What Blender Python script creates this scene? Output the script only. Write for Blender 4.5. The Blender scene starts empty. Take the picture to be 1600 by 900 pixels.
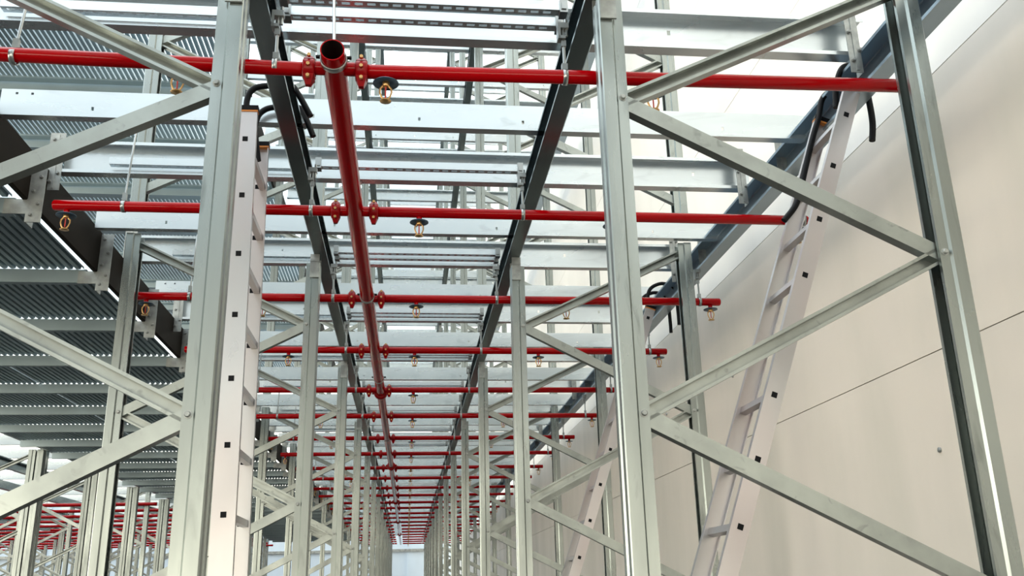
import bpy, math, random
import numpy as np
from mathutils import Matrix, Vector
random.seed(7)
scn = bpy.context.scene
COL = scn.collection
H = 1.65                       # lens height above the slab; heights below are given from the lens

# ---------------------------------------------------------------- camera
def cam_axes(y, p, r):
    f = Vector((math.sin(y)*math.cos(p), math.cos(y)*math.cos(p), math.sin(p)))
    rt = Vector((math.cos(y), -math.sin(y), 0)); up = rt.cross(f)
    return rt*math.cos(r)+up*math.sin(r), up*math.cos(r)-rt*math.sin(r), f
rt, up, fw = cam_axes(*[math.radians(a) for a in (6.604, 18.103, -1.3716)])
cd = bpy.data.cameras.new('camera'); cd.sensor_width = 36; cd.lens = 1444.9/1600*36
cd.clip_start = .05; cd.clip_end = 300
cam = bpy.data.objects.new('camera', cd); COL.objects.link(cam)
m = Matrix((rt, up, -fw)).transposed().to_4x4(); m.translation = (0, 0, H); cam.matrix_world = m
scn.camera = cam

# ---------------------------------------------------------------- sky
w = bpy.data.worlds.new('overcast_sky'); scn.world = w; w.use_nodes = True
nt = w.node_tree; nt.nodes.clear()
out = nt.nodes.new('ShaderNodeOutputWorld'); bg = nt.nodes.new('ShaderNodeBackground')
tc = nt.nodes.new('ShaderNodeTexCoord'); sx = nt.nodes.new('ShaderNodeSeparateXYZ')
nt.links.new(tc.outputs['Generated'], sx.inputs[0])
rmp = nt.nodes.new('ShaderNodeValToRGB'); e = rmp.color_ramp.elements
nt.links.new(sx.outputs['Z'], rmp.inputs[0])
e[0].position = 0; e[0].color = (8.5, 7.8, 6.2, 1)
e[1].position = 1; e[1].color = (2.3, 2.4, 2.45, 1)
for ps, c in ((.07, (3.9, 3.7, 3.1)), (.16, (1.6, 1.62, 1.5)), (.30, (.78, .90, .94)), (.42, (1.08, 1.27, 1.34)), (.52, (2.2, 2.45, 2.55))):
    x = e.new(ps); x.color = (*c, 1)
# sky strength set by hand: dimmer behind the lens to tone down steel reflections
my = nt.nodes.new('ShaderNodeMapRange'); nt.links.new(sx.outputs['Y'], my.inputs[0])
my.inputs[1].default_value = -.95; my.inputs[2].default_value = -.2
my.inputs[3].default_value = .62; my.inputs[4].default_value = 1.25
mul = nt.nodes.new('ShaderNodeMath'); mul.operation = 'MULTIPLY'; mul.inputs[1].default_value = 1.0
nt.links.new(my.outputs[0], mul.inputs[0]); nt.links.new(mul.outputs[0], bg.inputs[1])
nt.links.new(rmp.outputs[0], bg.inputs[0]); nt.links.new(bg.outputs[0], out.inputs[0])
vs = scn.view_settings; vs.view_transform = 'Standard'; vs.look = 'None'; vs.gamma = 1
vs.use_curve_mapping = False; vs.exposure = 0.08

# ---------------------------------------------------------------- materials
def mat(name, col, metal=0, rough=.5, var=0, vscale=8, bump=0, stretch=(1, 1, 1), col2=None, rvar=0, spec=None, stain=0):
    M = bpy.data.materials.new(name); M.use_nodes = True; t = M.node_tree
    b = t.nodes['Principled BSDF']
    b.inputs['Base Color'].default_value = (*col, 1); b.inputs['Metallic'].default_value = metal
    b.inputs['Roughness'].default_value = rough
    if spec is not None: b.inputs['Specular IOR Level'].default_value = spec
    if var or bump or rvar:
        tc = t.nodes.new('ShaderNodeTexCoord'); mp = t.nodes.new('ShaderNodeMapping')
        mp.inputs['Scale'].default_value = stretch
        t.links.new(tc.outputs['Object'], mp.inputs[0])
        n = t.nodes.new('ShaderNodeTexNoise'); n.inputs['Scale'].default_value = vscale
        n.inputs['Detail'].default_value = 5; t.links.new(mp.outputs[0], n.inputs['Vector'])
        if var:
            mx = t.nodes.new('ShaderNodeMix'); mx.data_type = 'RGBA'
            c2 = col2 or tuple(c*(1-var) for c in col)
            mx.inputs[6].default_value = (*col, 1); mx.inputs[7].default_value = (*c2, 1)
            rr = t.nodes.new('ShaderNodeMapRange'); rr.inputs[1].default_value = .38; rr.inputs[2].default_value = .66
            t.links.new(n.outputs[0], rr.inputs[0]); t.links.new(rr.outputs[0], mx.inputs[0])
            t.links.new(mx.outputs[2], b.inputs['Base Color'])
            if stain:                                # handling marks and white rust blotches
                n2 = t.nodes.new('ShaderNodeTexNoise'); n2.inputs['Scale'].default_value = vscale*2.7; n2.inputs['Detail'].default_value = 8
                n2.inputs['Distortion'].default_value = 1.2; t.links.new(mp.outputs[0], n2.inputs['Vector'])
                r3 = t.nodes.new('ShaderNodeMapRange'); r3.inputs[1].default_value = .60; r3.inputs[2].default_value = .72; r3.inputs[4].default_value = stain
                t.links.new(n2.outputs[0], r3.inputs[0])
                m3 = t.nodes.new('ShaderNodeMix'); m3.data_type = 'RGBA'; m3.inputs[7].default_value = (*[c*.45 for c in col], 1)
                t.links.new(r3.outputs[0], m3.inputs[0]); t.links.new(mx.outputs[2], m3.inputs[6]); t.links.new(m3.outputs[2], b.inputs['Base Color'])
        if rvar:
            r2 = t.nodes.new('ShaderNodeMapRange'); r2.inputs[3].default_value = rough-rvar; r2.inputs[4].default_value = rough+rvar
            r2.inputs[1].default_value = .3; r2.inputs[2].default_value = .7
            t.links.new(n.outputs[0], r2.inputs[0]); t.links.new(r2.outputs[0], b.inputs['Roughness'])
        if bump:
            bp = t.nodes.new('ShaderNodeBump'); bp.inputs['Strength'].default_value = bump; bp.inputs['Distance'].default_value = .01
            t.links.new(n.outputs[0], bp.inputs['Height']); t.links.new(bp.outputs[0], b.inputs['Normal'])
    return M
M = dict(
    post=mat('galvanised_post_steel', (.37, .405, .39), .92, .27, .25, 3, 0, (2, 2, .35), None, .07, None, .55),
    brace=mat('galvanised_brace_steel', (.38, .41, .39), .85, .34, .25, 6, 0, (1, 1, 1), None, .05, None, .5),
    joist=mat('galvanised_joist_steel', (.70, .76, .79), .78, .27, .10, 2.5, 0, (.5, 1, 2), None, .04, None, .18),
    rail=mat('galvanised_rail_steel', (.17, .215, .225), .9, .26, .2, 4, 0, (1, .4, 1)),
    wallrail=mat('blue_grey_rail_steel', (.36, .45, .52), .8, .32, .15, 4, 0, (1, .4, 1)),
    deck=mat('galvanised_deck_steel', (.34, .42, .455), .8, .40, .15, 2),
    plate=mat('weathered_plate_steel', (.40, .42, .41), .7, .42, .4, 14),
    zinc=mat('bright_zinc', (.36, .38, .38), .9, .3),
    fascia=mat('dark_brown_primed_steel', (.010, .007, .0045), 0, .6, .4, 3, 0, (1, .5, 1), None, 0, .08),
    red=mat('glossy_red_paint', (.36, .0003, .0022), 0, .14, .12, 5, 0, (.4, 1, 1), None, 0, .18),
    reddark=mat('red_cast_coupling_paint', (.26, .0006, .003), 0, .3, spec=.2),
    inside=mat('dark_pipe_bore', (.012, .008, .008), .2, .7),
    alu=mat('brushed_aluminium', (.56, .56, .57), .85, .34, .12, 2.5, 0, (1, 1, .4), (.56, .50, .50), .08),
    black=mat('black_rubber', (.004, .0045, .006), 0, .5, spec=.15),
    orange=mat('orange_plastic', (.62, .22, .04), 0, .5),
    brass=mat('brass', (.60, .36, .15), .9, .32),
    shield=mat('dark_blue_grey_plate', (.06, .10, .15), .6, .4),
    glass=mat('red_glass_bulb', (.5, .05, .04), 0, .15),
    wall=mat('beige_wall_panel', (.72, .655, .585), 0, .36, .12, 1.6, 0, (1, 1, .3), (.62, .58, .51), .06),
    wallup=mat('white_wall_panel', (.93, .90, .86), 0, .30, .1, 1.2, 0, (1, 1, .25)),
    joint=mat('dark_joint_seal', (.20, .18, .16), 0, .8),
    floor=mat('shade_toned_concrete', (.014, .014, .013), 0, .55, .2, 1.2),  # slab colour cut to near black, standing in for shade under the racks
    endwall=mat('pale_blue_cladding', (.62, .72, .82), 0, .5, .08, 1.5, 0, (1, 1, .3)),
)

# ---------------------------------------------------------------- mesh tools
class MB:
    def __init__(s): s.v = []; s.f = []; s.sm = []
    def add(s, vs, fs, smooth=False):
        n = len(s.v); s.v += [tuple(v) for v in vs]; s.f += [tuple(i+n for i in f) for f in fs]; s.sm += [smooth]*len(fs)
        return s
    def box(s, x0, x1, y0, y1, z0, z1):
        v = [(x, y, z) for x in (x0, x1) for y in (y0, y1) for z in (z0, z1)]
        return s.add(v, [(0, 1, 3, 2), (4, 6, 7, 5), (0, 4, 5, 1), (2, 3, 7, 6), (0, 2, 6, 4), (1, 5, 7, 3)])
    def extrude(s, poly, o, u, v, w, L):
        o, u, v, w = Vector(o), Vector(u), Vector(v), Vector(w); n = len(poly)
        if u.cross(v).dot(w) < 0: poly = poly[::-1]
        a = sum(poly[i][0]*poly[(i+1) % n][1]-poly[(i+1) % n][0]*poly[i][1] for i in range(n))
        if (a < 0) != (u.cross(v).dot(w) < 0): poly = poly[::-1]
        A = [o+u*p+v*q for p, q in poly]; B = [a+w*L for a in A]
        fs = [(i, (i+1) % n, n+(i+1) % n, n+i) for i in range(n)]
        return s.add(A+B, fs+[tuple(range(n-1, -1, -1)), tuple(range(n, 2*n))])
    def tube(s, pts, r, seg=12, cap=True, smooth=True):
        pts = [Vector(p) for p in pts]; R = r if isinstance(r, (list, tuple)) else [r]*len(pts)
        vs = []; fs = []; prev = None
        for i, p in enumerate(pts):
            t = (pts[min(i+1, len(pts)-1)]-pts[max(i-1, 0)]).normalized()
            if prev is None:
                a = Vector((0, 0, 1)) if abs(t.z) < .9 else Vector((1, 0, 0)); u = t.cross(a).normalized()
            else: u = (prev-t*prev.dot(t)).normalized()
            prev = u; v = t.cross(u)
            vs += [p+(u*math.cos(2*math.pi*k/seg)+v*math.sin(2*math.pi*k/seg))*R[i] for k in range(seg)]
        for i in range(len(pts)-1):
            for k in range(seg):
                a = i*seg+k; b = i*seg+(k+1) % seg; fs.append((a, b, b+seg, a+seg))
        s.add(vs, fs, smooth)
        if cap:
            n = len(vs); s.add(vs[:seg], [tuple(range(seg-1, -1, -1))]); s.add(vs[n-seg:], [tuple(range(seg))])
        return s
    def lathe(s, prof, c, ax='z', seg=16, smooth=True, close=False):
        c = Vector(c); vs = []; fs = []
        for r, h in prof:
            for k in range(seg):
                a = 2*math.pi*k/seg; p, q = r*math.cos(a), r*math.sin(a)
                vs.append(c+Vector({'z': (p, q, h), 'x': (h, p, q), 'y': (q, h, p)}[ax]))
        n = len(prof); rng = n if close else n-1
        for i in range(rng):
            j = (i+1) % n
            for k in range(seg):
                fs.append((i*seg+k, i*seg+(k+1) % seg, j*seg+(k+1) % seg, j*seg+k))
        return s.add(vs, fs, smooth)
    def mesh(s, name, mt):
        me = bpy.data.meshes.new(name); me.from_pydata([tuple(v) for v in s.v], [], s.f)
        me.materials.append(M[mt] if isinstance(mt, str) else mt)
        me.polygons.foreach_set('use_smooth', s.sm); me.update(); return me
    def build(s, name, mt, parent=None, loc=(0, 0, 0)):
        return put(name, s.mesh(name, mt), parent, loc)
def put(name, me, parent=None, loc=(0, 0, 0)):
    o = bpy.data.objects.new(name, me); COL.objects.link(o); o.location = loc
    if parent: o.parent = parent
    return o
def thick(path, t):
    """closed outline of a bent sheet whose left face follows path"""
    P = [Vector(p) for p in path]; out = []
    for i, p in enumerate(P):
        n = []
        if i > 0: d = (p-P[i-1]).normalized(); n.append(Vector((d.y, -d.x)))
        if i < len(P)-1: d = (P[i+1]-p).normalized(); n.append(Vector((d.y, -d.x)))
        if len(n) == 2:
            k = (n[0]+n[1]); k = k/max(.3, k.length_squared/2); out.append(p+k*t)
        else: out.append(p+n[0]*t)
    return [tuple(p) for p in P]+[tuple(p) for p in reversed(out)]
def tag(o, label=None, cat=None, group=None, kind=None):
    if label: o['label'] = label
    if cat: o['category'] = cat
    if group: o['group'] = group
    if kind: o['kind'] = kind
    return o
def empty(name, loc=(0, 0, 0)):
    o = bpy.data.objects.new(name, None); COL.objects.link(o); o.location = loc; o.empty_display_size = .1; return o
def kids(o): return [c for c in COL.objects if c.parent == o]
TREE = {}
def copy_tree(o, loc, parent=None):
    c = o.copy(); COL.objects.link(c); c.parent = parent; c.location = loc
    if 'label' in c and parent is None: pass
    if o.name not in TREE: TREE[o.name] = kids(o)
    for ch in TREE[o.name]: copy_tree(ch, ch.location, c)
    return c
ORD = ['first', 'second', 'third', 'fourth', 'fifth', 'sixth', 'seventh', 'eighth', 'ninth', 'tenth', 'eleventh', 'twelfth',
       'thirteenth', 'fourteenth', 'fifteenth', 'sixteenth']
def nth(i): return ORD[i] if i < len(ORD) else None

# ---------------------------------------------------------------- the setting
def struct(o): o['kind'] = 'structure'; return o
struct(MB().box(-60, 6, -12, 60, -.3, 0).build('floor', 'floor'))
WX = 2.35
zs = [-H] + [-.236, .977, 2.19] + [2.19+1.213*k for k in range(1, 9)]
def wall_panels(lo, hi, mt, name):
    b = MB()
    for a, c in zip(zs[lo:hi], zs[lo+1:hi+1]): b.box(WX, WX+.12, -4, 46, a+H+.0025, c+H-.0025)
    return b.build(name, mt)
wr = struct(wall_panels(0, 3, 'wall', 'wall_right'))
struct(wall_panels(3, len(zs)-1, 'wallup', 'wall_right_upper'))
struct(MB().box(WX+.01, WX+.1, -4, 46, .01, zs[-1]+H).build('trim_1', 'joint'))
fx = MB()
for (y, z) in [(2.26, 2.02), (2.31, 1.62), (5.1, 1.45), (3.6, 2.6), (6.4, 1.45), (3.9, .55), (8.2, 1.5)]:
    fx.lathe([(.0, -.008), (.012, -.008), (.012, .0)], (WX, y, z+H), 'x', 8)
struct(fx.build('trim_2', 'plate'))
# far end of the hall
eb = MB().box(-60, 6, 47, 47.2, 0, 6.2)
for k in range(28): eb.box(-60+2.4*k, -60+2.4*k+.06, 46.93, 47, 0, 6.2)
struct(eb.build('wall_back', 'endwall'))
struct(MB().box(-60, 6, 46.9, 47, 3.55, 3.68).build('trim_3', 'plate'))

# ---------------------------------------------------------------- steel sections
T = .003
def channel(hgt, flange, lip=0):                # web on the q axis at p=0, flanges towards +p
    p = [(flange, lip), (flange, 0), (.004, 0), (0, .004), (0, hgt-.004), (.004, hgt), (flange, hgt), (flange, hgt-lip)]
    if not lip: p = p[1:-1]
    return thick(p, -T)
POSTP = thick([(.086, -.026), (.086, -.040), (.052, -.040), (.045, -.050), (.004, -.050), (0, -.046), (0, -.016), (.008, -.008),
               (.008, .008), (0, .016), (0, .046), (.004, .050), (.045, .050), (.052, .040), (.086, .040), (.086, .026)], T)
def joist_mesh(x0, x1, h, fl, opens_back, holes):
    """cold-formed joist along X; front edge at y=0, bottom at z=0; real slot holes in the web"""
    b = MB(); L = x1-x0
    prof = channel(h, fl, .018)
    yw = 0 if opens_back else fl                # web plane
    sgn = 1 if opens_back else -1
    # flanges and lips
    b.box(x0, x1, 0, fl, 0, T); b.box(x0, x1, 0, fl, h-T, h)
    yl = fl if opens_back else 0
    b.box(x0, x1, yl-(T if opens_back else 0), yl+(0 if opens_back else T), T, .018)
    b.box(x0, x1, yl-(T if opens_back else 0), yl+(0 if opens_back else T), h-.018, h-T)
    y0, y1 = (yw, yw+T) if opens_back else (yw-T, yw)
    rows = sorted(set(z for _, z, _, _ in holes))
    zc = T
    for z in rows:
        hs = sorted([q for q in holes if q[1] == z]); hw, hh = hs[0][2], hs[0][3]
        b.box(x0, x1, y0, y1, zc, z-hh)
        xc = x0
        for q in hs: b.box(xc, q[0]-hw, y0, y1, z-hh, z+hh); xc = q[0]+hw
        b.box(xc, x1, y0, y1, z-hh, z+hh); zc = z+hh
    b.box(x0, x1, y0, y1, zc, h-T)
    return b

BAY = 2.85; NF = 13
YF = [2.77+BAY*k for k in range(NF)]
RB, RT_ = 2.04, 2.175                          # rail underside and top
LV = 3.60                                      # storey height of the racking

# ---------------------------------------------------------------- upright frames
def brace_mesh(p0, p1, wd, dp, open_front):
    p0, p1 = Vector(p0), Vector(p1); d = (p1-p0); L = d.length; d.normalize()
    n = Vector((-d.z, 0, d.x)); 
    if n.z < 0: n = -n
    if open_front: prof = thick([(-wd/2+.008, dp), (-wd/2, dp), (-wd/2, 0), (wd/2, 0), (wd/2, dp), (wd/2-.008, dp)], T*.8)
    else: prof = thick([(wd/2-.008, 0), (wd/2, 0), (wd/2, dp), (-wd/2, dp), (-wd/2, 0), (-wd/2+.008, 0)], T*.8)
    b = MB(); b.extrude(prof, p0, n, Vector((0, -1, 0)) , d, L); return b
def make_frame(xi, xo, z0, zi, zo, nodes, bolts=True):
    """xi web of aisle-side post, xo web of the outer post; heights from the lens"""
    t = empty('upright_frame', (0, 0, H+z0))
    s = 1 if xo > xi else -1
    Z = lambda z: z-z0
    b = MB().extrude(POSTP, (xi, 0, 0), (s, 0, 0), (0, 1, 0), (0, 0, 1), Z(zi))
    b.build('post', 'post', t)
    b = MB().extrude(POSTP, (xo, 0, 0), (-s, 0, 0), (0, 1, 0), (0, 0, 1), Z(zo))
    b.build('post', 'post', t)
    for (X0, X1) in ((xi, xi+s*.086), (xo, xo-s*.086)):
        a, c = sorted((X0, X1)); MB().box(a-.02, c+.02, -.07, .07, 0, .006).build('base_plate', 'plate', t)
    # head plate that carries the rail on the aisle-side post
    a, c = sorted((xi+s*.004, xi+s*.060)); hb = MB()
    hb.box(a, c, -.062, -.054, Z(zi)-.10, Z(zi)+.053)
    hb.box(a, c, .054, .062, Z(zi)-.10, Z(zi)+.053); hb.box(a-.0, c+.0, -.062, .062, Z(zi), Z(zi)+.006)
    hb.build('head_bracket', 'plate', t)
    xa, xb = xi+s*.068, xo-s*.068
    pts = [((xa if i % 2 == 0 else xb), z) for i, z in enumerate(nodes)]
    for i in range(len(pts)-1):
        (x0, za), (x1, zb) = pts[i], pts[i+1]
        op = (i % 2 == 1)
        brace_mesh((x0, .0, Z(za)), (x1, .0, Z(zb)), .048, .036, op).build('brace', 'brace', t, (0, .0, 0)).location = (0, -.0 + (.018), 0)
    if bolts:
        for x0, z in pts:
            if z0+.02 < z < (zi if x0 == xa else zo):
                MB().lathe([(0, -.052), (.007, -.052), (.009, -.049), (.009, -.042), (.013, -.042), (.013, -.039)], (x0-s*.0, 0, Z(z)), 'y', 10, False).build('bolt', 'plate', t)
    return t
nod = [2.128-.5415*i for i in range(7)]        # starts at outer post
nodR = [2.128-.5415*i for i in range(7)]
def nodes_for(zlo, top_outer):
    out = []; z = top_outer
    while z > zlo+.08: out.append(z); z -= .5415
    return out
# ordering: make_frame starts at the aisle-side post, so drop the first outer node
n1 = [1.586-.5415*i for i in range(6)]
FR = make_frame(.643, 1.845, -H, 1.985, 2.165, [1.586]+n1[1:])
FL = make_frame(-.565, -1.757, -H, 1.985, 2.165, [1.586]+n1[1:])
def add_top_brace(t, xi, xo, z0, zt, zb):
    s = 1 if xo > xi else -1
    brace_mesh((xi+s*.068, 0, zb-z0), (xo-s*.068, 0, zt-z0), .048, .036, True).build('brace', 'brace', t, (0, .018, 0))
add_top_brace(FR, .643, 1.845, -H, 2.10, 1.586); add_top_brace(FL, -.565, -1.757, -H, 2.10, 1.586)
n2 = [5.186-.5415*i for i in range(6)]
FR2 = make_frame(.643, 1.845, 2.312, 5.585, 5.765, n2, False); add_top_brace(FR2, .643, 1.845, 2.312, 5.70, 5.186)
FL2 = make_frame(-.565, -1.757, 2.312, 5.585, 5.765, n2, False); add_top_brace(FL2, -.565, -1.757, 2.312, 5.70, 5.186)
def spread(proto, ys, labeler, cat, group, dx=0, dz=0):
    for i, y in enumerate(ys):
        o = proto if (i == 0 and not proto.get('used')) else copy_tree(proto, proto.location)
        if i == 0 and not proto.get('used'): proto['used'] = 1
        o.location = (dx, y, BASE[proto.name]+dz)
        for k in ('label', 'category', 'group'):
            if k in o: del o[k]
        lb = labeler(i); tag(o, lb, cat, group)
BASE = {}
def reg(o): BASE[o.name] = o.location.z; TREE[o.name] = kids(o); return o
for o in (FR, FL, FR2, FL2): reg(o)
def lab(fmt, far, n=9):
    return lambda i: fmt.format(nth(i)) if i < n else far
spread(FR, YF, lambda i: ['tall galvanised upright frame nearest the camera on the wall side, with zigzag bracing',
                          'galvanised upright frame on the wall side, next behind the nearest one'][i] if i < 2 else
       (f'galvanised upright frame on the wall side of the aisle, {nth(i)} from the camera' if i < 7 else
        'slim distant upright frame in the packed far row on the wall side'), 'rack frame', 'upright frames on the wall side of the aisle')
spread(FL, YF, lambda i: ['tall galvanised upright frame nearest the camera on the left of the aisle',
                          'galvanised upright frame on the left, next behind the nearest one'][i] if i < 2 else
       (f'galvanised upright frame on the left of the aisle, {nth(i)} from the camera' if i < 7 else
        'slim distant upright frame in the packed far row on the left side'), 'rack frame', 'upright frames on the left of the aisle')
up_l = lambda side: (lambda i: f'upper storey upright frame {side}, {nth(i)} in its row, seen through the joists' if i < 4 else
                     f'distant upper storey upright frame {side}, half hidden by joists')
spread(FR2, YF[1:9], up_l('on the wall side'), 'rack frame', 'upper storey frames on the wall side')
spread(FL2, YF[1:9], up_l('on the left side'), 'rack frame', 'upper storey frames on the left side')
spread(FR2, YF[2:8], lambda i: 'top storey upright frame on the wall side glimpsed between joists', 'rack frame', 'top storey frames wall side', 0, LV)
spread(FL2, YF[2:8], lambda i: 'top storey upright frame on the left side glimpsed between joists', 'rack frame', 'top storey frames left side', 0, LV)

# ---------------------------------------------------------------- rails along the aisle
def rail(xw, s, zb, h, fl, y0, y1, mt, name, label, cat='rail', group=None):
    b = MB().extrude(channel(h, fl, .012 if fl > .03 else .0), (xw, y0, zb+H), (s, 0, 0), (0, 0, 1), (0, 1, 0), y1-y0)
    o = b.build(name, mt); tag(o, label, cat, group); return o
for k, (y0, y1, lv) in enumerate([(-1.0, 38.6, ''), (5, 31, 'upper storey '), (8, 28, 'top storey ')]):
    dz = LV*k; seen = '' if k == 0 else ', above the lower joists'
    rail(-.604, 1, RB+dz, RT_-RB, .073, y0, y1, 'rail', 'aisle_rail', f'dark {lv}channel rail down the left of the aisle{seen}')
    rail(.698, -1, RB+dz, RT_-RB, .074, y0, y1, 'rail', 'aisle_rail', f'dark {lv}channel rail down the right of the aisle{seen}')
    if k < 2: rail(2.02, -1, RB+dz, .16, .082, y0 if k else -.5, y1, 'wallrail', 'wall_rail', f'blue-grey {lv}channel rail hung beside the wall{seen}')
rail(-1.95, -1, 1.955, .262, .022, -1, 38.6, 'fascia', 'fascia_beam', 'deep dark brown steel fascia beam along the left platform edge', 'beam')

rail(-1.95, -1, 1.955+LV, .262, .022, 6.5, 28, 'fascia', 'fascia_beam', 'dark fascia beam of the upper left level, above the joists', 'beam')

# ---------------------------------------------------------------- joists across the aisle
oj = joist_mesh(-1.93, 2.06, .135, .052, True, [(x, .043, .006, .010) for x in (-1.51, -.48, .034, .549, 1.578)] + [(x, .113, .006, .006) for x in (-1.86, -1.79)])
OJ = oj.mesh('floor_joist', 'joist')
ej = joist_mesh(-1.90, 2.0, .19, .062, False, [(x, .112, .008, .012) for x in (-1.5, -.9, 1.12, 1.66)])
EJ = ej.mesh('floor_joist', 'joist')
def bolt_mesh():
    return MB().lathe([(0, -.012), (.007, -.012), (.009, -.009), (.009, -.002), (.013, -.002), (.013, 0)], (0, 0, 0), 'y', 8, False).mesh('bolt', 'plate')
BOLT = bolt_mesh()
def bracket_mesh(z0, z1, x0, x1, yl):
    b = MB(); b.box(x0, x1, -.004, 0, z0, z1); b.box(x1-.004 if x1 > 0 else x0, x1 if x1 > 0 else x0+.004, 0, yl, z0, z1)
    xm = (x0*.45+x1*.55); b.box(xm-.006, xm+.006, -.008, -.004, z0+.01, z1-.01); return b
bkL = bracket_mesh(2.10, 2.44, -1.965, -1.885, .05).mesh('joist_bracket', 'plate')
bkR = bracket_mesh(2.09, 2.44, 1.880, 1.936, .05).mesh('joist_bracket', 'plate')
bkRs = bracket_mesh(2.08, 2.30, 1.965, 2.02, .05).mesh('joist_bracket', 'plate')
nb = [0, 0]
def bracket(me, x, y, dz, lb, grp, det):
    t = put('joist_bracket', me, None, (0, y, H+dz)); tag(t, lb, 'bracket', grp)
    if det:
        for dx, z in ((-.018, 2.40), (.020, 2.40), (-.018, 2.29), (.022, 2.20), (-.014, 2.15)):
            put('bolt', BOLT, t, (x+dx, -.004, z))
    return t
YO = [2.67+1.425*k for k in range(26)]; YE = [1.945+1.425*k for k in range(26)]
for lv in range(3):
    dz = LV*lv
    nm = ['', 'upper storey ', 'top storey '][lv]
    oy = YO if lv == 0 else [y for y in YO if (6 if lv == 1 else 9) < y < (32 if lv == 1 else 29)]
    ey = YE if lv == 0 else [y for y in YE if (6 if lv == 1 else 9) < y < (32 if lv == 1 else 29)]
    for i, y in enumerate(oy):
        far = i > 6
        lb = (f'shallow smooth-faced {nm}joist crossing the aisle, {nth(i)} of its kind from the camera' if not far
              else f'one of the far shallow {nm}joists bunched together by distance')
        tag(put('floor_joist', OJ, None, (0, y, RT_+H+dz)), lb, 'joist', f'shallow {nm}cross joists')
    for i, y in enumerate(ey):
        far = i > 6
        lb = (f'deep open-faced {nm}joist crossing the aisle, {nth(i)} of its kind from the camera' if not far
              else f'one of the far deep {nm}joists bunched together by distance')
        tag(put('floor_joist', EJ, None, (0, y, 2.21+H+dz)), lb, 'joist', f'deep {nm}cross joists')
for i, y in enumerate(YE[1:]):
    n = f'{nth(i)} from the camera' if i < 6 else 'far down the row'
    bracket(bkL, -1.925, y, 0, f'bolted bracket holding a deep joist end over the brown fascia, {n}', 'left joist brackets', i < 5)
    bracket(bkR, 1.912, y-.05, 0, f'bolted vertical bracket joining a deep joist to the wall rail, {n}', 'wall joist brackets', i < 5)
for i, y in enumerate(YO[1:]):
    n = f'{nth(i)} from the camera' if i < 6 else 'far down the row'
    bracket(bkRs, 1.99, y+.27, 0, f'short bracket under a shallow joist at the wall rail, {n}', 'short wall brackets', False)

# ---------------------------------------------------------------- slotted struts between the rails
def strut_mesh(x0, x1):
    b = MB(); s = .041
    b.box(x0, x1, 0, T, 0, s); b.box(x0, x1, s-T, s, 0, s)
    b.box(x0, x1, T, .012, s-T, s); b.box(x0, x1, s-.012, s-T, s-T, s)
    # slotted underside
    b.box(x0, x1, T, .013, 0, T); b.box(x0, x1, s-.013, s-T, 0, T)
    x = x0
    while x < x1-.05: b.box(x, x+.018, .013, s-.013, 0, T); x += .05
    b.box(x, x1, .013, s-.013, 0, T); return b
ST = strut_mesh(-.50, .595).mesh('slotted_strut', 'joist')
EB = MB().box(-.016, .016, -.006, .047, -.012, .05).box(-.010, .010, -.012, -.006, .0, .03).mesh('end_bracket', 'zinc')
si = 0
for i, y in enumerate(YE[1:13]):
    offs = [(-.23), (-.12)] if i != 1 else [-.15]
    if i > 5: offs = [-.15]
    for d in offs:
        n = ['nearest', 'second nearest', 'third', 'fourth', 'fifth', 'sixth', 'seventh', 'eighth', 'ninth'][si] if si < 9 else None
        lb = f'slotted steel strut channel between the aisle rails, {n} to the camera' if si < 2 else (
            f'slotted steel strut channel between the aisle rails, {n} counting away' if n else 'one of the distant slotted struts between the aisle rails')
        o = tag(put('slotted_strut', ST, None, (0, y+d, 2.212+H)), lb, 'strut', 'slotted struts between the rails'); si += 1
        put('end_bracket', EB, o, (-.505, 0, 0)); put('end_bracket', EB, o, (.60, 0, 0))
ST2 = strut_mesh(-1.63, -.60).mesh('slotted_strut', 'joist')
for i, y in enumerate(YE[1:9]):
    tag(put('slotted_strut', ST2, None, (0, y-.042, 2.245+H)), (f'short strut channel on the left bay joist carrying a pipe rod, {nth(i)} from the camera'), 'strut', 'short struts in the left bay')

# ---------------------------------------------------------------- red sprinkler piping
PZ = 1.81
rows = [2.985, 4.31]
for k in range(1, 13): rows += [2.90+BAY*k, 4.25+BAY*k]
rows = rows[:25]
def xmain(y): return -.281+.0026*min(y-2.9, 12)
RP = .0262
def pipe_x(x0, x1, cap0=True, cap1=True):
    b = MB(); p = [(x0, 0, 0)]
    rr = [RP*.8]; pts = [(x0, 0, 0)]
    pts = [(x0, 0, 0), (x0+.006, 0, 0), (x1-.006, 0, 0), (x1, 0, 0)]
    b.tube(pts, [RP-.005, RP, RP, RP-.005], 20); return b
PR = pipe_x(-.17, 2.07).mesh('branch_pipe', 'red'); PR0 = pipe_x(-.17, 1.985).mesh('branch_pipe', 'red'); PL = pipe_x(-1.71, -.39).mesh('branch_pipe', 'red')
cp = MB().lathe([(.026, -.022), (.036, -.022), (.040, -.016), (.040, .016), (.036, .022), (.026, .022)], (0, 0, 0), 'x', 18)
for s in (1, -1):
    cp.add([(-.02, -.028, s*.030), (.02, -.028, s*.030), (.02, .028, s*.030), (-.02, .028, s*.030),
            *[(x*.009, yy*.010, .050 if s > 0 else -.066) for x, yy in ((-1, -1), (1, -1), (1, 1), (-1, 1))]],
           [(0, 1, 5, 4), (1, 2, 6, 5), (2, 3, 7, 6), (3, 0, 4, 7), (4, 5, 6, 7)] if s > 0 else
           [(0, 4, 5, 1), (1, 5, 6, 2), (2, 6, 7, 3), (3, 7, 4, 0), (4, 7, 6, 5)])
CP = cp.mesh('coupling', 'reddark')
CB = MB().lathe([(0, -.010), (.007, -.010), (.007, .004)], (0, 0, 0), 'y', 6, False).mesh('coupling_bolt', 'brass')
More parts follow.
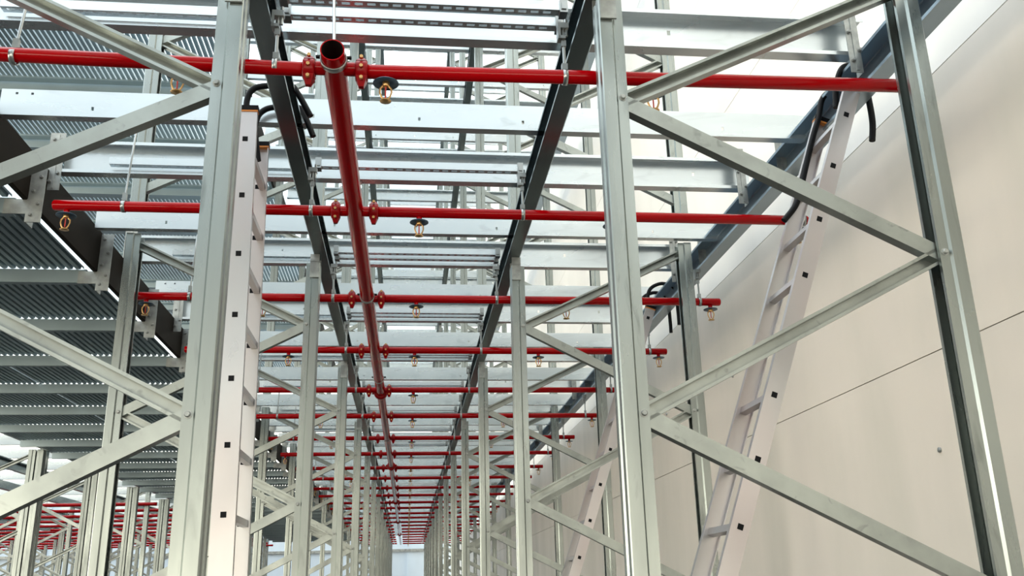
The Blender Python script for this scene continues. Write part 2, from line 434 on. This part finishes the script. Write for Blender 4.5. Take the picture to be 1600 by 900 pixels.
SB = MB().tube([(-.08, 0, 0), (.0, 0, 0)], .0255, 16).mesh('outlet_stub', 'red')
# sprinkler head (pendent, with shield plate)
def sprinkler():
    t = empty('sprinkler_head')
    MB().lathe([(0, -.026), (.014, -.026), (.014, -.045), (.0, -.045)], (0, 0, 0), 'z', 12).build('adapter', 'red', t)
    MB().lathe([(.012, -.047), (.046, -.051), (.047, -.054), (.012, -.050)], (0, 0, 0), 'z', 24).build('shield_plate', 'shield', t)
    b = MB().lathe([(0, -.045), (.013, -.045), (.013, -.064), (.010, -.068), (0, -.068)], (0, 0, 0), 'z', 12)
    for s in (1, -1):
        b.tube([(s*.010, 0, -.062), (s*.020, 0, -.075), (s*.021, 0, -.090), (s*.015, 0, -.108), (s*.004, 0, -.122)], [.0045, .0040, .0036, .0036, .0036], 8)
    b.build('yoke', 'brass', t)
    MB().tube([(0, 0, -.068), (0, 0, -.112)], .003, 8).build('glass_bulb', 'glass', t)
    MB().lathe([(0, -.120), (.020, -.123), (.021, -.126), (0, -.126)], (0, 0, 0), 'z', 16).build('deflector', 'brass', t)
    return t
SP = sprinkler(); TREE[SP.name] = kids(SP)
def merged_sprinkler():
    b = MB().lathe([(0, -.026), (.013, -.026), (.013, -.045), (.045, -.050), (.045, -.053), (.013, -.053), (.013, -.066), (.0, -.066)], (0, 0, 0), 'z', 10)
    for s in (1, -1): b.tube([(s*.010, 0, -.062), (s*.021, 0, -.088), (s*.004, 0, -.122)], .004, 6)
    b.lathe([(0, -.120), (.021, -.123), (.021, -.126), (0, -.126)], (0, 0, 0), 'z', 10); return b
SPF = merged_sprinkler().mesh('sprinkler_head', 'brass')
# hangers
def hanger_rail():
    t = empty('pipe_hanger')
    MB().lathe([(.0265, -.009), (.0295, -.009), (.0295, .009), (.0265, .009)], (0, 0, 0), 'x', 18, True, True).build('ring', 'zinc', t)
    b = MB().tube([(0, 0, .034), (0, 0, .205)], .006, 8); b.box(-.011, .011, -.009, .009, .03, .055).box(-.009, .009, -.008, .008, .13, .155); b.build('rod', 'zinc', t)
    c = MB().box(-.020, .006, -.018, .018, .158, .170).box(-.022, -.012, -.018, .018, .158, .215).box(-.022, .020, -.016, .016, .205, .228)
    c.tube([(.012, 0, .175), (.012, 0, .25)], .006, 6).build('beam_clamp', 'zinc', t)
    return t
HR = hanger_rail(); TREE[HR.name] = kids(HR)
def hanger_long():
    t = empty('pipe_hanger')
    MB().lathe([(.0265, -.009), (.0295, -.009), (.0295, .009), (.0265, .009)], (0, 0, 0), 'x', 18, True, True).build('ring', 'zinc', t)
    b = MB().tube([(0, 0, .034), (0, .06, .44)], .0055, 8); b.box(-.010, .010, -.009, .009, .03, .07); b.build('rod', 'zinc', t)
    return t
HL = hanger_long(); TREE[HL.name] = kids(HL)
HRF = MB().lathe([(.0265, -.009), (.0295, -.009), (.0295, .009), (.0265, .009)], (0, 0, 0), 'x', 12, True, True).tube([(0, 0, .034), (0, 0, .22)], .006, 6).mesh('pipe_hanger', 'zinc')
first = {'SP': True, 'HR': True, 'HL': True}
def inst(key, proto, loc):
    if first[key]: first[key] = False; proto.location = loc; return proto
    o = copy_tree(proto, loc)
    for k in ('label', 'category', 'group'):
        if k in o: del o[k]
    return o
dzrow = [.0, .0]+[0]*30
POSN = ['over the far left end', 'in the left bay', 'in the middle of the aisle', 'in the right bay', 'by the wall end']
for i, y in enumerate(rows):
    z = PZ+H; rn = nth(i) if i < 10 else None
    where = 'nearest the camera' if i == 0 else (f'{rn} from the camera' if rn else None)
    l1 = f'red sprinkler branch pipe right of the main, {where}' if where else 'distant thin red branch pipe right of the main, one of the bunch'
    l2 = f'red sprinkler branch pipe left of the main, {where}' if where else 'distant thin red branch pipe left of the main, one of the bunch'
    tilt = [.012, .004][i] if i < 2 else 0
    pr = tag(put('branch_pipe', PR if i else PR0, None, (0, y, z)), l1, 'pipe', 'branch pipes right of the main')
    pl = tag(put('branch_pipe', PL, None, (0, y, z)), l2, 'pipe', 'branch pipes left of the main')
    if i == 0:
        pl.rotation_euler = (0, .014, 0); pr.rotation_euler = (0, -.012, 0); pr.location.z += -.005; pl.location.z += -.012
    if i < 14:
        for par, x in ((pr, -.185), (pl, -.372)):
            c = put('coupling', CP, par, (x, 0, 0))
            if i < 6: put('coupling_bolt', CB, c, (0, -.031, .040)); put('coupling_bolt', CB, c, (0, -.031, -.044)); put('coupling_bolt', CB, c, (0, -.042, -.004))
    xs = [-1.645, -.93, .04, 1.02, 2.0]
    if i == 0: xs = [-1.645, -.826, -.097, .893, 1.935]
    for j, x in enumerate(xs):
        lb = f'brass sprinkler head {POSN[j]}, branch pipe {where}' if where else 'tiny brass sprinkler head under one of the distant red branch pipes'
        zz = z + (0 if i else (-.002 if j > 2 else (0 if j == 2 else .008)))
        if i < 8: o = inst('SP', SP, (x, y, zz))
        else: o = put('sprinkler_head', SPF, None, (x, y, zz))
        tag(o, lb, 'sprinkler', 'sprinkler heads')
    for j, x in enumerate([-1.385, -.492, .563, 1.93 if i > 1 else 2.045]):
        if i == 0 and j == 3: continue
        hp = ['in the left bay', 'at the left aisle rail', 'at the right aisle rail', 'at the wall rail'][j]
        lb = f'zinc hanger {hp}, branch pipe {where}' if where else f'tiny pipe hanger {hp} on a distant red branch pipe'
        if j == 0 and i < 8: o = inst('HL', HL, (x, y, z))
        elif i < 8: o = inst('HR', HR, (x, y, z))
        else: o = put('pipe_hanger', HRF, None, (x, y, z))
        tag(o, lb, 'hanger', 'pipe hangers on the branch pipes')
# main pipe, in lengths joined by couplings
cuts = [2.86, 8.72, 14.1, 19.8, 25.5, 31.2, 37.6]; rad = [.0425, .040, .038, .036, .034, .034]
mlab = ['thick red main sprinkler pipe with an open end pointing at the camera', 'second length of the red main pipe, past its first coupling',
        'third length of the red main pipe down the aisle', 'fourth length of the red main pipe down the aisle',
        'fifth thin length of the red main pipe far down the aisle', 'last length of the red main pipe before the end wall']
for k in range(6):
    y0, y1 = cuts[k], cuts[k+1]; r = rad[k]; b = MB()
    A = Vector((xmain(y0), y0, PZ+H)); B = Vector((xmain(y1), y1, PZ+H)); d = (B-A)
    seg = 28
    for rr, flip in ((r, False), (r-.004, True)):
        vs = []
        for P in (A, B):
            for q in range(seg):
                a = 2*math.pi*q/seg; vs.append(P+Vector((math.cos(a)*rr, 0, math.sin(a)*rr)))
        if flip:
            inner = vs
        else: outer = vs
        b.add(vs, [((q, (q+1) % seg, seg+(q+1) % seg, seg+q) if not flip else (seg+q, seg+(q+1) % seg, (q+1) % seg, q)) for q in range(seg)], True)
    b.add([*outer[:seg], *inner[:seg]], [(q, seg+q, seg+(q+1) % seg, (q+1) % seg) for q in range(seg)])
    mp = b.build('main_pipe', 'red'); tag(mp, mlab[k], 'pipe')
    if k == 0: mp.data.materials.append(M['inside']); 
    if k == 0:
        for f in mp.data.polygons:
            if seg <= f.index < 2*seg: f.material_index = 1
    for y in rows:
        if y0 < y < y1 and y < 26:
            MB().tube([(xmain(y), y, PZ+H), (-.172, y, PZ+H)], .0255, 16).tube([(xmain(y), y, PZ+H), (-.386, y, PZ+H)], .0255, 16).build('outlet_stub', 'red', mp)
    if k:
        c = MB().lathe([(r, -.028), (r+.022, -.028), (r+.026, -.018), (r+.026, .018), (r+.022, .028), (r, .028)], (xmain(y0), y0, PZ+H), 'y', 20)
        for s in (1, -1): c.box(xmain(y0)+s*(r+.02)-.02, xmain(y0)+s*(r+.02)+.02, y0-.016, y0+.016, PZ+H-.016, PZ+H+.016)
        c.build('coupling', 'reddark', mp)
for i, y in enumerate([2.925, rows[2]-.05, rows[4]-.5, rows[6], rows[8]]):
    r = .0425 if y < 8.72 else .040
    t = empty('main_pipe_hanger', (xmain(y), y, PZ+H)); tag(t, f'zinc band hanger with threaded rod around the red main pipe, {nth(i)} from the camera', 'hanger', 'main pipe hangers')
    MB().lathe([(r+.001, -.013), (r+.005, -.013), (r+.005, .013), (r+.001, .013)], (0, 0, 0), 'y', 24, True, True).build('band', 'zinc', t)
    MB().tube([(0, .0, r), (-.03, .22, .42)], .006, 8).build('rod', 'zinc', t)
    MB().tube([(-r-.020, 0, .01), (-r, 0, .01)], .007, 6).build('band_bolt', 'black', t); MB().tube([(r, 0, .01), (r+.020, 0, .01)], .007, 6).build('band_bolt', 'black', t)

# ---------------------------------------------------------------- ladders with rail hooks
def ladder(xof, yn, yf, ztop, zbot, wst, rungz, label, hooks, offf=0, ztf=None):
    t = empty('hook_ladder', (xof(zbot), (yn+yf)/2, H+zbot)); tag(t, label, 'ladder')
    org = Vector((xof(zbot), (yn+yf)/2, H+zbot))
    def L(x, y, z): return Vector((x, y, z+H))-org
    top = L(xof(ztop), 0, ztop); bot = L(xof(zbot), 0, zbot); d = (top-bot); d.y = 0; ln = d.length; d.normalize()
    n = Vector((d.z, 0, -d.x)); 
    for y, s in ((yn, 1), (yf, -1)):
        prof = thick([(-wst/2, .026), (-wst/2, 0), (wst/2, 0), (wst/2, .026)], -.0035)
        ox = offf if y == yf else 0; l2 = ln*((ztf-zbot)/(ztop-zbot)) if (ztf and y == yf) else ln
        p = bot.copy(); p.y = y-org.y; p.x += ox
        st = MB().extrude(prof, p, n, (0, s, 0), d, l2)
        st.build('stile', 'alu', t)
        q = bot+d*l2; q.y = y-org.y; q.x += ox
        hw = wst/2
        cb = MB(); cb.extrude([(-hw-.003, -.004), (hw+.003, -.004), (hw+.003, .030), (-hw-.003, .030)], q-d*.012, n, (0, s, 0), d, .022); cb.build('end_cap', 'black', t)
        cb = MB(); cb.extrude([(-hw-.002, -.003), (hw+.002, -.003), (hw+.002, .029), (-hw-.002, .029)], q-d*.020, n, (0, s, 0), d, .008); cb.build('cap_band', 'orange', t)
        for z in rungz:
            c = L(xof(z)+ox, y, z); a = .011
            MB().extrude([(-a, -a), (a, -a), (a, a), (-a, a)], c-Vector((0, s*.0015, 0)), n, d, (0, s, 0), .006).build('rung_plug', 'black', t)
    for z in rungz:
        a = .014; c = L(xof(z), yn+.004, z)
        MB().extrude([(-a, -a), (a, -a), (a, a), (-a, a)], c, n, d, (0, 1, 0), yf-yn-.008).build('rung', 'alu', t)
    for pts in hooks:
        P = [L(*p) for p in pts]; sm = []
        for i in range(len(P)-1):
            p0, p1, p2, p3 = P[max(i-1, 0)], P[i], P[i+1], P[min(i+2, len(P)-1)]
            for q in range(6):
                u = q/6; sm.append(.5*((2*p1)+(p2-p0)*u+(2*p0-5*p1+4*p2-p3)*u*u+(3*p1-p0-3*p2+p3)*u**3))
        sm.append(P[-1]); MB().tube(sm, .0140, 12).build('hook', 'black', t)
    return t
lz = [1.857-.2605*k for k in range(14)]
xl = lambda z: -.6855-(z-.29)*.0144
ladder(xl, 3.65, 4.15, 2.007, -H, .0895, lz, 'silver aluminium ladder hooked over the left aisle rail beside the nearest left frame',
       [[(-.705, 3.80, 1.88), (-.735, 3.80, 2.05), (-.742, 3.80, 2.12), (-.725, 3.80, 2.175), (-.68, 3.80, 2.200), (-.56, 3.80, 2.206), (-.525, 3.80, 2.18), (-.457, 3.80, 2.055)],
        [(-.72, 4.055, 1.95), (-.742, 4.055, 2.10), (-.738, 4.055, 2.17), (-.715, 4.055, 2.212), (-.665, 4.055, 2.235), (-.555, 4.055, 2.240), (-.520, 4.055, 2.205), (-.470, 4.055, 2.085)]], -.022, 2.075)
rz = [1.930-.2467*k for k in range(15)]
xr = lambda z: 1.2197+.378*(z-.2034)
ladder(xr, 3.40, 3.75, 2.085, -H, .072, rz, 'leaning aluminium ladder hooked over the wall rail near the nearest wall-side frame',
       [[(1.885, 3.50, 2.02), (1.900, 3.50, 2.13), (1.94, 3.50, 2.222), (1.99, 3.50, 2.235), (2.035, 3.50, 2.19), (2.045, 3.50, 2.06), (2.045, 3.50, 1.95), (2.03, 3.50, 1.86)],
        [(1.675, 3.72, 1.56), (1.737, 3.72, 1.633), (1.772, 3.72, 1.713), (1.805, 3.72, 1.811), (1.870, 3.72, 1.995), (1.909, 3.72, 2.09), (1.935, 3.72, 2.18), (1.975, 3.72, 2.225), (2.03, 3.72, 2.215), (2.045, 3.72, 2.10)]])
xr2 = lambda z: 1.264+.35*(z-.439)
ladder(xr2, 6.55, 6.90, 2.02, -H, .072, [1.932-.2467*k for k in range(15)], 'leaning aluminium ladder further down the wall rail, partly behind a post',
       [[(1.76, 6.62, 1.84), (1.80, 6.62, 2.03), (1.83, 6.62, 2.17), (1.90, 6.62, 2.222), (1.97, 6.62, 2.225), (2.035, 6.62, 2.18), (2.045, 6.62, 2.0), (2.045, 6.62, 1.90)],
        [(1.76, 6.85, 1.84), (1.80, 6.85, 2.03), (1.83, 6.85, 2.17), (1.90, 6.85, 2.222), (1.97, 6.85, 2.225), (2.035, 6.85, 2.18), (2.045, 6.85, 2.0), (2.045, 6.85, 1.90)]])

# ---------------------------------------------------------------- left platform: beams, ribbed deck, plates
PB = 1.125; NP = 29
pbm = MB()
pbm.box(-4.95, -2.03, 0, T, 0, .085).box(-4.95, -2.03, T, .05, 0, T).box(-4.95, -2.03, T, .05, .082, .085)
PBM = pbm.mesh('platform_beam', 'deck')
def ribbed(x0, x1, y0, y1, pitch, dep):
    prof = []; n = int(round((x1-x0)/pitch)); p = (x1-x0)/n
    for i in range(n):
        a = x0+i*p; prof += [(a, 0), (a+p*.55, 0), (a+p*.62, dep), (a+p*.93, dep)]
    prof.append((x1, 0)); outl = thick(prof, -.0015); b = MB()
    N = len(prof)
    vs = [(u, y, v) for y in (y0, y1) for u, v in prof]; vs2 = [(u, y, v+.0015) for y in (y0, y1) for u, v in prof]
    b.add(vs, [(i, i+1, N+i+1, N+i) for i in range(N-1)]); b.add(vs2, [(N+i, N+i+1, i+1, i) for i in range(N-1)]); return b
DK = [ribbed(-4.95, -3.52, .05, PB+.0, .048, .015).mesh('deck_panel', 'deck'), ribbed(-3.50, -2.04, .05, PB+.0, .048, .015).mesh('deck_panel', 'deck')]
fpm = MB().box(-1.949, -1.872, -.006, 0, 1.83, 2.205).box(-1.949, -1.943, 0, .085, 1.83, 2.205).box(-2.06, -1.949, -.006, 0, 1.875, 1.955)
FPM = fpm.mesh('splice_plate', 'plate')
for k in range(-1, NP):
    y = 4.62+PB*k; i = k+1; n = f'{nth(i)} from the camera' if i < 12 else None
    tag(put('platform_beam', PBM, None, (0, y, 1.892+H)), f'galvanised cross beam under the left platform, {n}' if n else 'one of the distant cross beams under the left platform', 'beam', 'left platform cross beams')
    for j in (0, 1):
        sd = ('outer half', 'aisle half')[j]
        tag(put('deck_panel', DK[j], None, (0, y, 1.980+H)), f'ribbed grey deck panel, {sd} of the left platform, {n}' if n else f'distant ribbed deck panel on the {sd} of the left platform', 'deck panel', f'ribbed deck panels, {sd}')
    if k >= 0:
        t = put('splice_plate', FPM, None, (0, y-.03, H)); tag(t, f'weathered bolted plate on the brown fascia beam, {n}' if n else 'distant bolted plate on the brown fascia beam', 'plate', 'plates on the fascia')
        if k < 7:
            for dx, z in ((-.03, 1.87), (.0, 1.93), (-.03, 2.0), (.0, 2.08), (-.03, 2.17)): put('bolt', BOLT, t, (-1.895+dx, -.006, z))
# posts at the outer edge of the platform
PP = MB().extrude(POSTP, (0, 0, 0), (1, 0, 0), (0, 1, 0), (0, 0, 1), 1.892+H).mesh('post', 'post')
PP2 = MB().extrude(POSTP, (0, 0, 0), (-1, 0, 0), (0, 1, 0), (0, 0, 1), 1.892+H).mesh('post', 'post')
for k in range(11):
    y = 10.55+2.25*k
    t = empty('platform_post', (-4.84, y, 0)); tag(t, f'twin galvanised post under the outer edge of the left platform, {nth(k)} from the camera', 'post', 'platform posts')
    put('post', PP, t, (-.09, 0, 0)); put('post', PP2, t, (.10, 0, 0))

# upper-level open slatted deck on the left
sl = MB()
for i in range(53): sl.box(-4.95+i*.056, -4.95+i*.056+.040, 0, 1.40, 0, .025)
sl.box(-4.95, -1.973, 0, .05, -.12, 0).box(-4.95, -2.03, .05, .14, -.12, -.115).box(-4.95, -2.03, 1.30, 1.40, -.02, 0)
SLM = sl.mesh('slatted_deck', 'deck')
for k in range(14):
    y = 6.9+1.425*k
    tag(put('slatted_deck', SLM, None, (0, y, 5.60+H)), f'open slatted deck panel high on the upper left level, {nth(k)} in the row', 'deck panel', 'upper slatted deck panels')
# ---------------------------------------------------------------- neighbouring racks beyond the platform
ROD = MB().tube([(0, 0, .02), (0, 0, .235)], .006, 6).mesh('hanger_rod', 'zinc')
RPF = MB().tube([(-2.45, 0, 0), (2.05, 0, 0)], .034, 10).mesh('branch_pipe', 'red')
JF = MB().box(-1.9, 2.0, 0, T, 0, .15).box(-1.9, 2.0, 0, .055, 0, T).mesh('floor_joist', 'joist')
for b_, (dx, y0) in enumerate([(-7.05, 12), (-11.6, 17), (-16.2, 22)]):
    nm = ['nearest', 'middle', 'farthest'][b_]
    ys = [y for y in YF if y > y0]
    for P, sd in ((FR, 'right'), (FL, 'left')):
        spread(P, ys, (lambda nm, sd: lambda i: f'upright frame in the {nm} neighbouring rack aisle, its {sd} row, {nth(i)} along')(nm, sd), 'rack frame', f'frames of the {nm} neighbouring aisle', dx)
    for (xw, s) in ((-.531, -1), (.624, 1), (2.0, -1), (-1.9, 1)):
        sd = {-.531: 'inner left', .624: 'inner right', 2.0: 'outer right', -1.9: 'outer left'}[xw]
        o = rail(xw+dx, s, RB, .15, .074, y0-2, 38.6, 'rail', 'aisle_rail', f'dark {sd} rail of the {nm} neighbouring rack aisle')
    for i in range(int((38-y0)/1.425)):
        y = y0+.5+1.425*i
        tag(put('floor_joist', JF, None, (dx, y+.4, 2.2+H)), f'distant joist in the {nm} neighbouring aisle beyond the platform', 'joist', f'joists of the {nm} neighbouring aisle')
        if y < 18.5: continue
        rp = put('branch_pipe', RPF, None, (dx, y, PZ+H)); put('hanger_rod', ROD, rp, (-.57, 0, 0)); put('hanger_rod', ROD, rp, (.66, 0, 0))
        tag(rp, f'distant red branch pipe in the {nm} neighbouring aisle beyond the platform', 'pipe', f'red pipes of the {nm} neighbouring aisle')
for o in COL.objects:
    if 'used' in o: del o['used']
